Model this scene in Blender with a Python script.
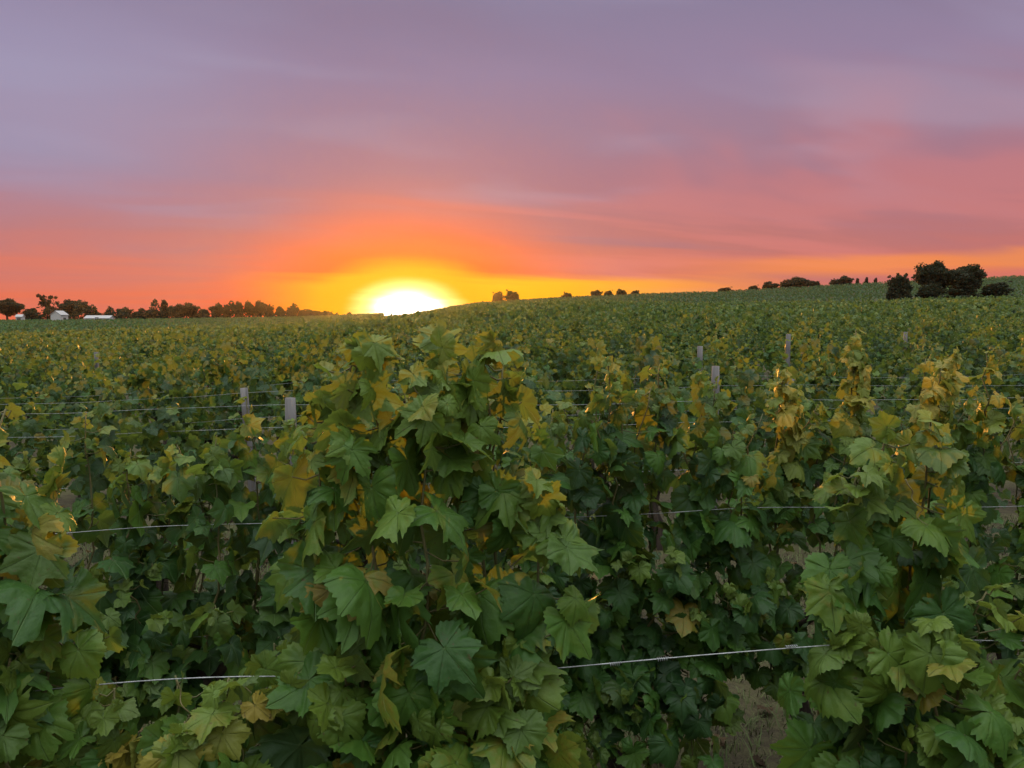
import bpy, math, random
import numpy as np
from mathutils import Vector

R = math.radians
for o in list(bpy.data.objects):
    bpy.data.objects.remove(o, do_unlink=True)
scene = bpy.context.scene
COL = scene.collection
rng = np.random.default_rng(11)
random.seed(11)

# ------------------------------------------------------------------ camera
CAM_Z = 1.75
F_PX = 800.0
PITCH = math.degrees(math.atan((384 - 318) / F_PX))
cam_d = bpy.data.cameras.new('camera')
cam_d.sensor_width = 36.0
cam_d.lens = 36.0 * F_PX / 1024.0
cam_d.clip_start = 0.05
cam_d.clip_end = 6000
cam = bpy.data.objects.new('camera', cam_d)
COL.objects.link(cam)
cam.location = (0, 0, CAM_Z)
cam.rotation_euler = (R(90 - PITCH), 0, 0)
scene.camera = cam

# ------------------------------------------------------------------ sky + sun
SUN_AZ = -math.atan((408 - 512) / F_PX)          # to the left of +Y
SUN_EL = R(1.7)
SUN_DIR = Vector((-math.sin(SUN_AZ) * math.cos(SUN_EL), math.cos(SUN_AZ) * math.cos(SUN_EL), math.sin(SUN_EL)))

scene.view_settings.view_transform = 'Standard'
scene.view_settings.look = 'None'
scene.view_settings.exposure = 0.0
scene.view_settings.gamma = 1.0
scene.view_settings.use_curve_mapping = False
scene.cycles.use_denoising = True
scene.cycles.max_bounces = 6
scene.cycles.transparent_max_bounces = 4
scene.cycles.volume_bounces = 0

def srgb(r, g, b):
    f = lambda c: (c / 12.92) if c <= 0.04045 else ((c + 0.055) / 1.055) ** 2.4
    return (f(r / 255), f(g / 255), f(b / 255), 1.0)

class NT:
    def __init__(s, tree):
        s.t = tree; s.n = tree.nodes; s.l = tree.links
    def node(s, typ, **kw):
        n = s.n.new(typ)
        for k, v in kw.items():
            setattr(n, k, v)
        return n
    def put(s, sock, v):
        if hasattr(v, 'links') or isinstance(v, bpy.types.NodeSocket):
            s.l.new(v, sock)
        else:
            sock.default_value = v
    def math(s, op, a, b=None, c=None, clamp=False):
        n = s.node('ShaderNodeMath', operation=op, use_clamp=clamp)
        s.put(n.inputs[0], a)
        if b is not None: s.put(n.inputs[1], b)
        if c is not None: s.put(n.inputs[2], c)
        return n.outputs[0]
    def vmath(s, op, a, b=None):
        n = s.node('ShaderNodeVectorMath', operation=op)
        s.put(n.inputs[0], a)
        if b is not None: s.put(n.inputs[1], b)
        return n.outputs['Value'] if op in ('DOT_PRODUCT', 'LENGTH') else n.outputs[0]
    def ramp(s, fac, stops, interp='LINEAR'):
        n = s.node('ShaderNodeValToRGB')
        cr = n.color_ramp; cr.interpolation = interp
        while len(cr.elements) < len(stops): cr.elements.new(0.5)
        for e, (p, c) in zip(cr.elements, stops):
            e.position = p
            e.color = c if len(c) == 4 else (*c, 1)
        s.put(n.inputs[0], fac)
        return n.outputs[0]
    def mix(s, fac, a, b, typ='MIX'):
        n = s.node('ShaderNodeMix', data_type='RGBA', blend_type=typ)
        s.put(n.inputs[0], fac); s.put(n.inputs[6], a); s.put(n.inputs[7], b)
        return n.outputs[2]
    def mapr(s, v, a, b, c=0.0, d=1.0, smooth=True):
        n = s.node('ShaderNodeMapRange', interpolation_type='SMOOTHSTEP' if smooth else 'LINEAR')
        s.put(n.inputs[0], v)
        for i, x in enumerate((a, b, c, d)): n.inputs[i + 1].default_value = x
        return n.outputs[0]
    def noise(s, vec, scale, detail=3.0, rough=0.5, dist=0.0):
        n = s.node('ShaderNodeTexNoise')
        s.put(n.inputs['Vector'], vec)
        n.inputs['Scale'].default_value = scale
        n.inputs['Detail'].default_value = detail
        n.inputs['Roughness'].default_value = rough
        n.inputs['Distortion'].default_value = dist
        return n.outputs[0]

def build_world():
    w = bpy.data.worlds.new('World'); scene.world = w; w.use_nodes = True
    g = NT(w.node_tree); g.n.clear()
    out = g.node('ShaderNodeOutputWorld')
    tc = g.node('ShaderNodeTexCoord')
    d = g.vmath('NORMALIZE', tc.outputs['Generated'])
    sep = g.node('ShaderNodeSeparateXYZ'); g.l.new(d, sep.inputs[0])
    el = g.math('MULTIPLY', g.math('ARCSINE', sep.outputs[2]), 180 / math.pi)
    sx, sy = math.sin(SUN_AZ), math.cos(SUN_AZ)
    fwd = g.math('ADD', g.math('MULTIPLY', sep.outputs[0], -sx), g.math('MULTIPLY', sep.outputs[1], sy))
    rgt = g.math('ADD', g.math('MULTIPLY', sep.outputs[0], sy), g.math('MULTIPLY', sep.outputs[1], sx))
    az = g.math('MULTIPLY', g.math('ARCTAN2', rgt, fwd), 180 / math.pi)
    # cloud sheet seen in perspective
    inv = g.math('ADD', g.math('MAXIMUM', sep.outputs[2], 0.0), 0.10)
    cx = g.math('DIVIDE', sep.outputs[0], inv); cy = g.math('DIVIDE', sep.outputs[1], inv)
    cmb = g.node('ShaderNodeCombineXYZ')
    # tilt the streaks so they rise to the right
    g.l.new(g.math('MULTIPLY', g.math('ADD', cx, g.math('MULTIPLY', cy, 0.25)), 0.45), cmb.inputs[0])
    g.l.new(g.math('ADD', g.math('MULTIPLY', cy, 0.9), g.math('MULTIPLY', cx, -0.30)), cmb.inputs[1])
    n1 = g.noise(cmb.outputs[0], 0.62, 4.0, 0.5, 0.7)
    n2 = g.noise(cmb.outputs[0], 1.6, 2.5, 0.45, 0.5)
    cl = g.math('ADD', g.math('MULTIPLY', n1, 0.75), g.math('MULTIPLY', n2, 0.25))
    # elevation, bent by the cloud field so that bands are not level
    elw = g.math('ADD', el, g.math('MULTIPLY', g.math('SUBTRACT', cl, 0.5), 9.0))
    e01 = g.math('DIVIDE', g.mapr(elw, 0, 30, 0, 30, False), 30.0)
    base = g.ramp(e01, [
        (0.00, srgb(230, 112, 80)), (0.08, srgb(216, 116, 98)), (0.17, srgb(186, 114, 114)),
        (0.29, srgb(166, 116, 132)), (0.42, srgb(156, 124, 146)), (0.55, srgb(147, 128, 157)),
        (0.72, srgb(134, 124, 153)), (1.00, srgb(124, 120, 153))])
    # lavender grey lighter patches and rosy streaks
    pale = g.math('MULTIPLY', g.mapr(n2, 0.48, 0.72), g.mapr(el, 4, 11))
    base = g.mix(g.math('MULTIPLY', pale, 0.40), base, srgb(166, 158, 184))
    rose = g.math('MULTIPLY', g.mapr(n1, 0.50, 0.40), g.mapr(el, 20, 8))
    rose = g.math('MULTIPLY', rose, g.mapr(az, -12, 14))
    base = g.mix(g.math('MULTIPLY', rose, 0.42), base, srgb(212, 128, 128))
    dark = g.math('MULTIPLY', g.mapr(n1, 0.52, 0.66), g.mapr(el, 2, 7))
    base = g.mix(g.math('MULTIPLY', dark, 0.55), base, srgb(140, 114, 138))
    left = g.math('MULTIPLY', g.mapr(az, -2, -24), g.math('MULTIPLY', g.mapr(elw, 2, 12), g.mapr(elw, 24, 14)))
    base = g.mix(g.math('MULTIPLY', left, 0.60), base, srgb(158, 156, 188))
    # aureole of the low sun
    def ell(sxx, e0, syy):
        a = g.math('DIVIDE', az, sxx); b = g.math('DIVIDE', g.math('SUBTRACT', el, e0), syy)
        return g.math('SQRT', g.math('ADD', g.math('MULTIPLY', a, a), g.math('MULTIPLY', b, b)))
    e_w = g.math('ADD', ell(1.75, 1.0, 1.0), g.math('MULTIPLY', g.math('SUBTRACT', n2, 0.5), 1.2))
    gf = g.mapr(e_w, 9.0, 2.2)
    col = g.mix(gf, base, (0.88, 0.080, 0.008, 1))
    # yellow band hugging the horizon, to the right of the sun
    band = g.math('MULTIPLY', g.mapr(g.math('ADD', el, g.math('MULTIPLY', g.math('SUBTRACT', n2, 0.5), 2.0)), 3.4, 2.2), g.mapr(az, 30, 8))
    band = g.math('MULTIPLY', band, g.mapr(az, -13, -2))
    col = g.mix(g.math('MULTIPLY', band, 0.95), col, (1.15, 0.50, 0.01, 1))
    band2 = g.math('MULTIPLY', g.mapr(g.math('ABSOLUTE', g.math('SUBTRACT', g.math('ADD', el, g.math('MULTIPLY', n2, 1.0)), 4.0)), 0.9, 0.2), g.mapr(az, 15, 30))
    col = g.mix(g.math('MULTIPLY', band2, 0.6), col, (1.0, 0.30, 0.05, 1))
    e_n = g.math('ADD', ell(1.75, 0.55, 0.95), g.math('MULTIPLY', g.math('SUBTRACT', n2, 0.5), 0.5))
    col = g.mix(g.mapr(e_n, 4.5, 2.5), col, (1.10, 0.40, 0.0, 1))
    col = g.mix(g.mapr(e_n, 2.7, 1.3), col, (1.6, 1.25, 0.40, 1))
    col = g.mix(g.mapr(e_n, 1.8, 0.5), col, (3.6, 3.2, 2.4, 1))
    # unseen sky overhead and behind the camera, brightened to light the leaves
    up = g.mapr(el, 24, 55)
    backw = g.mapr(fwd, 0.45, -0.35)
    far = g.math('MAXIMUM', up, backw)
    back_c = g.ramp(g.mapr(el, 0, 90, 0, 1, False), [
        (0.0, (0.13, 0.13, 0.15, 1)), (0.22, (0.34, 0.37, 0.40, 1)), (0.50, (1.05, 1.12, 1.10, 1)), (1.0, (2.05, 2.18, 2.12, 1))])
    bk = g.node('ShaderNodeVectorMath', operation='SCALE')
    g.l.new(back_c, bk.inputs[0]); bk.inputs['Scale'].default_value = SKY_BACK
    col = g.mix(far, col, bk.outputs[0])
    bg = g.node('ShaderNodeBackground'); g.l.new(col, bg.inputs[0]); bg.inputs[1].default_value = 1.0
    sky = g.node('ShaderNodeTexSky', sky_type='NISHITA')
    sky.sun_disc = False
    sky.sun_elevation = SUN_EL
    sky.sun_rotation = -SUN_AZ
    sky.dust_density = 3.0
    bg2 = g.node('ShaderNodeBackground'); g.l.new(sky.outputs[0], bg2.inputs[0]); bg2.inputs[1].default_value = 0.006
    add = g.node('ShaderNodeAddShader')
    g.l.new(bg.outputs[0], add.inputs[0]); g.l.new(bg2.outputs[0], add.inputs[1])
    g.l.new(add.outputs[0], out.inputs[0])
    w.cycles.sampling_method = 'MANUAL'
    w.cycles.sample_map_resolution = 1024

SKY_BACK = 1.65
build_world()
sun_d = bpy.data.lights.new('sun', 'SUN')
sun_d.energy = 4.6
sun_d.angle = R(0.5)
sun_d.color = (1.0, 0.40, 0.07)
sun = bpy.data.objects.new('sun', sun_d); COL.objects.link(sun)
sun.rotation_euler = SUN_DIR.to_track_quat('Z', 'Y').to_euler()

# ------------------------------------------------------------------ terrain
PXN = np.array([-400, 0, 150, 300, 360, 410, 445, 480, 560, 700, 860, 1024, 1400], float)
YN  = np.array([336, 333, 329, 324, 320, 315, 309, 304, 300, 303, 301, 297, 290], float)
PXF = np.array([-400, 0, 150, 300, 400, 430, 480, 560, 650, 720, 780, 860, 1024, 1150, 1400], float)
YF  = np.array([321, 319, 318, 316, 312, 309, 302, 297, 293, 291, 287, 283, 275, 270, 264], float)
D_N, D_F = 120.0, 350.0
VH = 1.4

def sstep(a, b, x):
    t = np.clip((x - a) / (b - a), 0, 1)
    return t * t * (3 - 2 * t)

def ground_z(X, Y):
    X = np.asarray(X, float); Y = np.asarray(Y, float)
    px = 512 + F_PX * X / np.maximum(Y, 8.0)
    zn = (318 - np.interp(px, PXN, YN)) * D_N / F_PX + CAM_Z - VH
    zf = (318 - np.interp(px, PXF, YF)) * D_F / F_PX + CAM_Z - VH
    t1 = np.where(zn < 0, np.clip((Y - 4) / (D_N - 4), 0, 1) ** 0.72, np.clip((Y - 14) / (D_N - 14), 0, 1) ** 1.25)
    t2 = np.clip((Y - D_N) / (D_F - D_N), 0, 1)
    z = zn * t1 + (zf - zn) * (t2 * 0.75 + 0.25 * t2 * t2)
    z = z - 16 * sstep(D_F + 6, D_F + 260, Y)
    return z + 0.02 * np.sin(X * 1.7 + Y * 0.6) * np.clip(Y / 20, 0, 1)

def gz(x, y): return float(ground_z(x, y))

# ------------------------------------------------------------------ materials
def new_mat(name):
    m = bpy.data.materials.new(name); m.use_nodes = True
    g = NT(m.node_tree); g.n.clear()
    out = g.node('ShaderNodeOutputMaterial')
    return m, g, out

def leaf_material(name, stops, youth_sun, vein, back, trans, rough=0.42, spec=0.5):
    m, g, out = new_mat(name)
    at = g.node('ShaderNodeAttribute', attribute_name='tone')
    sp = g.node('ShaderNodeSeparateColor'); g.l.new(at.outputs['Color'], sp.inputs[0])
    geo = g.node('ShaderNodeNewGeometry')
    ob = g.node('ShaderNodeTexCoord')
    n = g.noise(ob.outputs['Object'], 55.0, 3.0, 0.6)
    n2 = g.noise(ob.outputs['Object'], 9.0, 2.0, 0.5)
    f = g.math('ADD', sp.outputs[0], g.math('MULTIPLY', g.math('SUBTRACT', n, 0.5), 0.35))
    oi = g.node('ShaderNodeObjectInfo')
    f = g.math('ADD', f, g.math('MULTIPLY', g.math('SUBTRACT', oi.outputs['Random'], 0.5), 0.16))
    f = g.math('ADD', f, g.math('MULTIPLY', g.math('SUBTRACT', n2, 0.5), 0.25), clamp=True)
    c = g.ramp(f, stops)
    c = g.mix(g.mapr(sp.outputs[2], 0, .5, 0, .8, False), c, tuple(q * k for q, k in zip(youth_sun, (.50, .85, .8, 1))))
    c = g.mix(g.mapr(sp.outputs[2], .5, 1, 0, 1, False), c, youth_sun)  # upper half of the channel paints sunlit gold besides young growth
    c = g.mix(g.math('MULTIPLY', geo.outputs['Backfacing'], 0.4), c, back)
    vm = g.mapr(sp.outputs[1], 0.72, 0.98)
    c = g.mix(g.math('MULTIPLY', vm, 0.45), c, vein)
    spot = g.math('MULTIPLY', g.mapr(g.noise(ob.outputs['Object'], 120.0, 2.0, 0.5), 0.66, 0.72), g.mapr(n2, 0.42, 0.62))
    c = g.mix(g.math('MULTIPLY', spot, 0.7), c, (0.10, 0.055, 0.022, 1))
    p = g.node('ShaderNodeBsdfPrincipled')
    g.l.new(c, p.inputs['Base Color'])
    g.l.new(g.math('ADD', g.math('MULTIPLY', n, 0.25), rough - 0.12), p.inputs['Roughness'])
    p.inputs['Specular IOR Level'].default_value = spec
    bump = g.node('ShaderNodeBump'); bump.inputs['Strength'].default_value = 0.8; bump.inputs['Distance'].default_value = 0.004
    g.l.new(g.math('ADD', n, g.math('MULTIPLY', vm, -0.6)), bump.inputs['Height'])
    g.l.new(bump.outputs[0], p.inputs['Normal'])
    t = g.node('ShaderNodeBsdfTranslucent')
    tc = g.mix(0.6, c, trans)
    g.l.new(tc, t.inputs[0])
    mx = g.node('ShaderNodeMixShader'); mx.inputs[0].default_value = 0.45
    g.l.new(p.outputs[0], mx.inputs[1]); g.l.new(t.outputs[0], mx.inputs[2])
    g.l.new(mx.outputs[0], out.inputs[0])
    return m

M_LEAF = leaf_material('vine_leaf',
    [(0.0, (0.018, 0.052, 0.016)), (0.35, (0.036, 0.102, 0.020)), (0.65, (0.070, 0.162, 0.022)), (0.88, (0.122, 0.195, 0.026)), (1.0, (0.22, 0.17, 0.026))],
    (0.36, 0.27, 0.045, 1), (0.13, 0.20, 0.07, 1), (0.075, 0.13, 0.060, 1), (0.22, 0.25, 0.02, 1), 0.50, 0.36)
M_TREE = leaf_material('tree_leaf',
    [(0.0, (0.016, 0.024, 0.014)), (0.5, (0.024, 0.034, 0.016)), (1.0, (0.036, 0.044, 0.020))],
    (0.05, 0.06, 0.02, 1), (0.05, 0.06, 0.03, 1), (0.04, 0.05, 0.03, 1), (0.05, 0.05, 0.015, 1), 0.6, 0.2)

M_DRY = leaf_material('dry_leaf', [(0.0, (0.05, 0.03, 0.018)), (0.5, (0.12, 0.075, 0.04)), (1.0, (0.22, 0.15, 0.07))],
    (0.2, 0.15, 0.06, 1), (0.2, 0.14, 0.08, 1), (0.12, 0.09, 0.06, 1), (0.15, 0.09, 0.03, 1), 0.7, 0.2)

def plain_mat(name, c1, c2, scale, rough=0.8, stretch=(1, 1, 1), metal=0.0, bump=0.4, detail=5.0):
    m, g, out = new_mat(name)
    tc = g.node('ShaderNodeTexCoord')
    mp = g.node('ShaderNodeMapping'); mp.inputs['Scale'].default_value = stretch
    g.l.new(tc.outputs['Object'], mp.inputs[0])
    n = g.noise(mp.outputs[0], scale, detail, 0.62)
    c = g.ramp(n, [(0.3, c1), (0.7, c2)])
    p = g.node('ShaderNodeBsdfPrincipled')
    g.l.new(c, p.inputs['Base Color'])
    p.inputs['Roughness'].default_value = rough
    p.inputs['Metallic'].default_value = metal
    p.inputs['Specular IOR Level'].default_value = 0.3
    b = g.node('ShaderNodeBump'); b.inputs['Strength'].default_value = bump; b.inputs['Distance'].default_value = 0.02
    g.l.new(n, b.inputs['Height']); g.l.new(b.outputs[0], p.inputs['Normal'])
    g.l.new(p.outputs[0], out.inputs[0])
    return m

M_BARK = plain_mat('vine_bark', (0.018, 0.012, 0.010), (0.085, 0.060, 0.045), 30, 0.9, (1, 1, 0.25), bump=0.9)
M_STEM = plain_mat('vine_stem', (0.075, 0.085, 0.030), (0.16, 0.12, 0.050), 14, 0.6, (1, 1, 0.5))
M_POST = plain_mat('weathered_wood', (0.075, 0.068, 0.068), (0.20, 0.18, 0.18), 22, 0.85, (1, 1, 0.08), bump=0.6)
M_WIRE = plain_mat('galvanised_wire', (0.22, 0.22, 0.23), (0.42, 0.42, 0.43), 40, 0.5, metal=0.6)
M_TRUNK = plain_mat('tree_bark', (0.02, 0.016, 0.013), (0.06, 0.05, 0.04), 6, 0.95, (1, 1, 0.3))
M_GRASS = plain_mat('grass_blade', (0.050, 0.092, 0.024), (0.150, 0.160, 0.060), 4, 0.7)
M_WALL = plain_mat('pale_render', (0.38, 0.36, 0.36), (0.50, 0.48, 0.47), 2, 0.85)
M_ROOF = plain_mat('clay_roof', (0.22, 0.15, 0.13), (0.34, 0.24, 0.20), 5, 0.85)
M_ROOFG = plain_mat('pale_sheet_roof', (0.30, 0.28, 0.29), (0.40, 0.38, 0.38), 3, 0.6)
M_DOOR = plain_mat('dark_door', (0.06, 0.05, 0.05), (0.10, 0.08, 0.07), 4, 0.7)
M_TRACK = plain_mat('dry_track', (0.15, 0.125, 0.085), (0.26, 0.22, 0.15), 0.6, 0.95)

def ground_material():
    m, g, out = new_mat('vineyard_soil')
    tc = g.node('ShaderNodeTexCoord')
    v = tc.outputs['Object']
    a = g.noise(v, 0.9, 6.0, 0.6); b = g.noise(v, 14.0, 6.0, 0.7); c0 = g.noise(v, 90.0, 4.0, 0.7)
    f = g.math('ADD', g.math('MULTIPLY', a, 0.5), g.math('ADD', g.math('MULTIPLY', b, 0.3), g.math('MULTIPLY', c0, 0.2)))
    c = g.ramp(f, [(0.34, (0.022, 0.017, 0.012)), (0.46, (0.055, 0.044, 0.028)), (0.54, (0.085, 0.074, 0.038)), (0.66, (0.050, 0.060, 0.022))])
    p = g.node('ShaderNodeBsdfPrincipled'); g.l.new(c, p.inputs['Base Color']); p.inputs['Roughness'].default_value = 0.95
    p.inputs['Specular IOR Level'].default_value = 0.15
    bp = g.node('ShaderNodeBump'); bp.inputs['Strength'].default_value = 0.8; bp.inputs['Distance'].default_value = 0.04
    g.l.new(f, bp.inputs['Height']); g.l.new(bp.outputs[0], p.inputs['Normal'])
    g.l.new(p.outputs[0], out.inputs[0])
    return m
M_SOIL = ground_material()

# ------------------------------------------------------------------ mesh helpers
def mesh_from(name, V, F, mat, tone=None, smooth=True):
    """V (n,3); F (m,k) array of faces that all have k corners."""
    V = np.asarray(V, np.float32); F = np.asarray(F, np.int32)
    me = bpy.data.meshes.new(name)
    k = F.shape[1]
    me.vertices.add(len(V)); me.vertices.foreach_set('co', V.ravel())
    me.loops.add(F.size); me.loops.foreach_set('vertex_index', F.ravel())
    me.polygons.add(len(F)); me.polygons.foreach_set('loop_start', np.arange(0, F.size, k, dtype=np.int32))
    me.update(calc_edges=True)
    if smooth: me.polygons.foreach_set('use_smooth', np.ones(len(F), bool))
    if tone is not None:
        a = me.attributes.new('tone', 'FLOAT_COLOR', 'POINT')
        a.data.foreach_set('color', np.asarray(tone, np.float32).ravel())
    me.materials.append(mat)
    me.validate()
    return me

def put(name, me, parent=None, loc=None, rot=None):
    o = bpy.data.objects.new(name, me); COL.objects.link(o)
    if parent is not None: o.parent = parent
    if loc is not None: o.location = loc
    if rot is not None: o.rotation_euler = rot
    return o

def tag(o, label=None, cat=None, group=None, kind=None):
    if label: o['label'] = label
    if cat: o['category'] = cat
    if group: o['group'] = group
    if kind: o['kind'] = kind
    return o

def empty(name, loc, rz=0.0):
    o = bpy.data.objects.new(name, None); COL.objects.link(o)
    o.location = loc; o.rotation_euler = (0, 0, rz)
    o.empty_display_size = 0.2
    return o

class MB:
    """collects quads/tris (as quads with tris split) for one mesh"""
    def __init__(s): s.V = []; s.F = []
    def tube(s, pts, radii, sides=8, cap=True, wob=0.0):
        pts = [Vector(p) for p in pts]
        base = len(s.V)
        up = Vector((0.31, 0.95, 0.1)).normalized()
        for i, p in enumerate(pts):
            t = (pts[min(i + 1, len(pts) - 1)] - pts[max(i - 1, 0)])
            if t.length < 1e-9: t = Vector((0, 0, 1))
            t.normalize()
            a = t.cross(up)
            if a.length < 0.05: a = t.cross(Vector((1, 0, 0)))
            a.normalize(); b = t.cross(a)
            r = radii[i] if hasattr(radii, '__len__') else radii
            for j in range(sides):
                an = 2 * math.pi * j / sides
                rr = r * (1 + (random.uniform(-wob, wob) if wob else 0))
                s.V.append(p + a * (math.cos(an) * rr) + b * (math.sin(an) * rr))
        for i in range(len(pts) - 1):
            for j in range(sides):
                q = [base + i * sides + j, base + i * sides + (j + 1) % sides, base + (i + 1) * sides + (j + 1) % sides, base + (i + 1) * sides + j]
                s.F.append((q[0], q[1], q[2])); s.F.append((q[0], q[2], q[3]))
        if cap:
            for e, off in ((pts[0], base), (pts[-1], base + (len(pts) - 1) * sides)):
                c = len(s.V); s.V.append(e)
                for j in range(sides):
                    s.F.append((c, off + j, off + (j + 1) % sides) if off != base else (c, off + (j + 1) % sides, off + j))
    def poly(s, corners):
        b = len(s.V); s.V += [Vector(c) for c in corners]
        for i in range(1, len(corners) - 1): s.F.append((b, b + i, b + i + 1))
    def box(s, x0, x1, y0, y1, z0, z1):
        c = [(x0, y0, z0), (x1, y0, z0), (x1, y1, z0), (x0, y1, z0), (x0, y0, z1), (x1, y0, z1), (x1, y1, z1), (x0, y1, z1)]
        for f in ((3, 2, 1, 0), (4, 5, 6, 7), (0, 1, 5, 4), (1, 2, 6, 5), (2, 3, 7, 6), (3, 0, 4, 7)):
            s.poly([c[i] for i in f])
    def mesh(s, name, mat, smooth=True):
        return mesh_from(name, np.array([tuple(v) for v in s.V]), np.array(s.F), mat, None, smooth)

# ------------------------------------------------------------------ grape leaf templates
TH = np.array([0, 14, 27, 38, 50, 64, 78, 92, 105, 122, 140, 158, 172], float)
RR = np.array([.76, .68, .60, .61, .67, .62, .56, .57, .57, .52, .48, .42, .24])
VEINS = (0.0, 50.0, 105.0)

def leaf_template(n_half, rings, trng, serr=0.05, curl=0.25):
    """triangulated palmate blade in its own xy plane, petiole at the origin, tip along +y"""
    sinus = trng.uniform(0.80, 1.45)
    key = np.union1d(np.linspace(0, 172, n_half), VEINS)
    half = []
    fold = trng.uniform(-0.25, 0.55); cup = trng.uniform(-0.35, 0.65) * curl / 0.25; wav = trng.uniform(0.04, 0.12)
    ph = trng.uniform(0, 6.28)
    ang = np.concatenate([key, (360 - key[1:])[::-1]])
    out, smooth = [], []
    la, lb, lc = trng.uniform(-.09, .09, 3); pa, pb, pc = trng.uniform(0, 6.28, 3)
    for i, a in enumerate(ang):
        aa = a if a <= 180 else 360 - a
        r = np.interp(aa, TH, RR)
        m = np.interp(aa, TH, [0, .5, 1, .5, 0, .5, 1, .5, 0, .3, .5, .3, 0])
        r *= 1 - 0.42 * m * (sinus - 0.85)
        r *= 1 + la * math.sin(R(a) + pa) + lb * math.sin(2 * R(a) + pb) + lc * math.sin(5 * R(a) + pc)
        smooth.append(r)
        r *= 1 + (serr if i % 2 == 0 else -serr) + trng.uniform(-.04, .04)
        out.append(r)
    out = np.array(out)
    n = len(ang)
    vmask = np.array([1.0 if min(abs((a if a <= 180 else 360 - a) - v) for v in VEINS) < 0.5 else 0.0 for a in ang])
    V = [(0, 0, 0)]; A = [1.0]; F = []
    fr = {1: [1.0], 2: [0.55, 1.0], 3: [0.35, 0.7, 1.0]}[rings]
    ph2, ph3 = trng.uniform(0, 6.28, 2); w2, w5 = trng.uniform(-.10, .10), trng.uniform(0.01, 0.05)
    tilt = trng.uniform(-.25, .25); rimc = trng.uniform(-.04, .16)
    for q, f in enumerate(fr):
        for i, a in enumerate(ang):
            t = R(a); r = out[i] if f == 1.0 else smooth[i] * f
            x, y = math.sin(t) * r, math.cos(t) * r
            z = (-cup * r * r + fold * abs(x) * 0.5 + tilt * x * abs(x) - 0.018 * vmask[i] * (r > 0.1) - 0.35 * max(y, 0) ** 2 * max(cup, 0)
                 + f * f * (wav * math.sin(3 * t + ph) + w2 * math.sin(2 * t + ph2) + w5 * math.sin(6 * t + ph3)) + (0.022 * math.sin(11 * t + ph) if 0.5 < f < 0.9 else 0) - (rimc * r if f == 1.0 else 0))
            V.append((x, y, z)); A.append(vmask[i])
    bites = set()
    if rings == 3:
        for _ in range(int(trng.integers(0, 3))):
            b0 = int(trng.integers(2, n - 4)); bites |= set(range(b0, b0 + int(trng.integers(1, 4))))
    for i in range(n):
        j = (i + 1) % n
        if i == n // 2: continue                      # petiolar sinus stays open
        F.append((0, 1 + j, 1 + i))
        for q in range(len(fr) - 1):
            if q == len(fr) - 2 and i in bites: continue       # insect bite at the rim
            a0, a1 = 1 + q * n + i, 1 + q * n + j
            b0, b1 = a0 + n, a1 + n
            F.append((a0, a1, b1)); F.append((a0, b1, b0))
    return np.array(V), np.array(F), np.array(A)

trng = np.random.default_rng(5)
LOD0 = [leaf_template(30, 3, trng, 0.038) for _ in range(14)]
LOD1 = [leaf_template(11, 2, trng, 0.06) for _ in range(6)]
LOD2 = [leaf_template(6, 1, trng, 0.03) for _ in range(4)]

def unit(a): return a / np.maximum(np.linalg.norm(a, axis=-1, keepdims=True), 1e-9)

def leaves_mesh(name, P, T, N, S, tone, youth_sun, templ, r, mat=None):
    """P positions, T tip directions, N normals, S sizes (arrays)"""
    N = unit(N); T = unit(T - (T * N).sum(1, keepdims=True) * N); X = np.cross(T, N)
    which = r.integers(0, len(templ), len(P))
    VV, FF, TT, off = [], [], [], 0
    for k, (v, f, a) in enumerate(templ):
        ix = np.nonzero(which == k)[0]
        if not len(ix): continue
        M = np.stack([X[ix], T[ix], N[ix]], axis=1)
        w = np.einsum('vi,nij->nvj', v, M) * S[ix][:, None, None] + P[ix][:, None, :]
        VV.append(w.reshape(-1, 3))
        FF.append((f[None] + (np.arange(len(ix)) * len(v))[:, None, None] + off).reshape(-1, 3))
        tt = np.zeros((len(ix), len(v), 4)); tt[..., 0] = tone[ix][:, None]; tt[..., 1] = a[None]; tt[..., 2] = youth_sun[ix][:, None]; tt[..., 3] = 1
        TT.append(tt.reshape(-1, 4)); off += len(ix) * len(v)
    return mesh_from(name, np.concatenate(VV), np.concatenate(FF), mat or M_LEAF, np.concatenate(TT))

def curve_pts(p0, p1, bow, n, r):
    """a shoot: from p0 to p1, bowed, a little wavy"""
    t = np.linspace(0, 1, n)[:, None]
    p0 = np.array(p0); p1 = np.array(p1)
    c = p0 * (1 - t) + p1 * t + np.sin(t * math.pi) * np.array(bow)
    c[1:-1] += r.normal(0, 0.008, (n - 2, 3))
    return c

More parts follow.
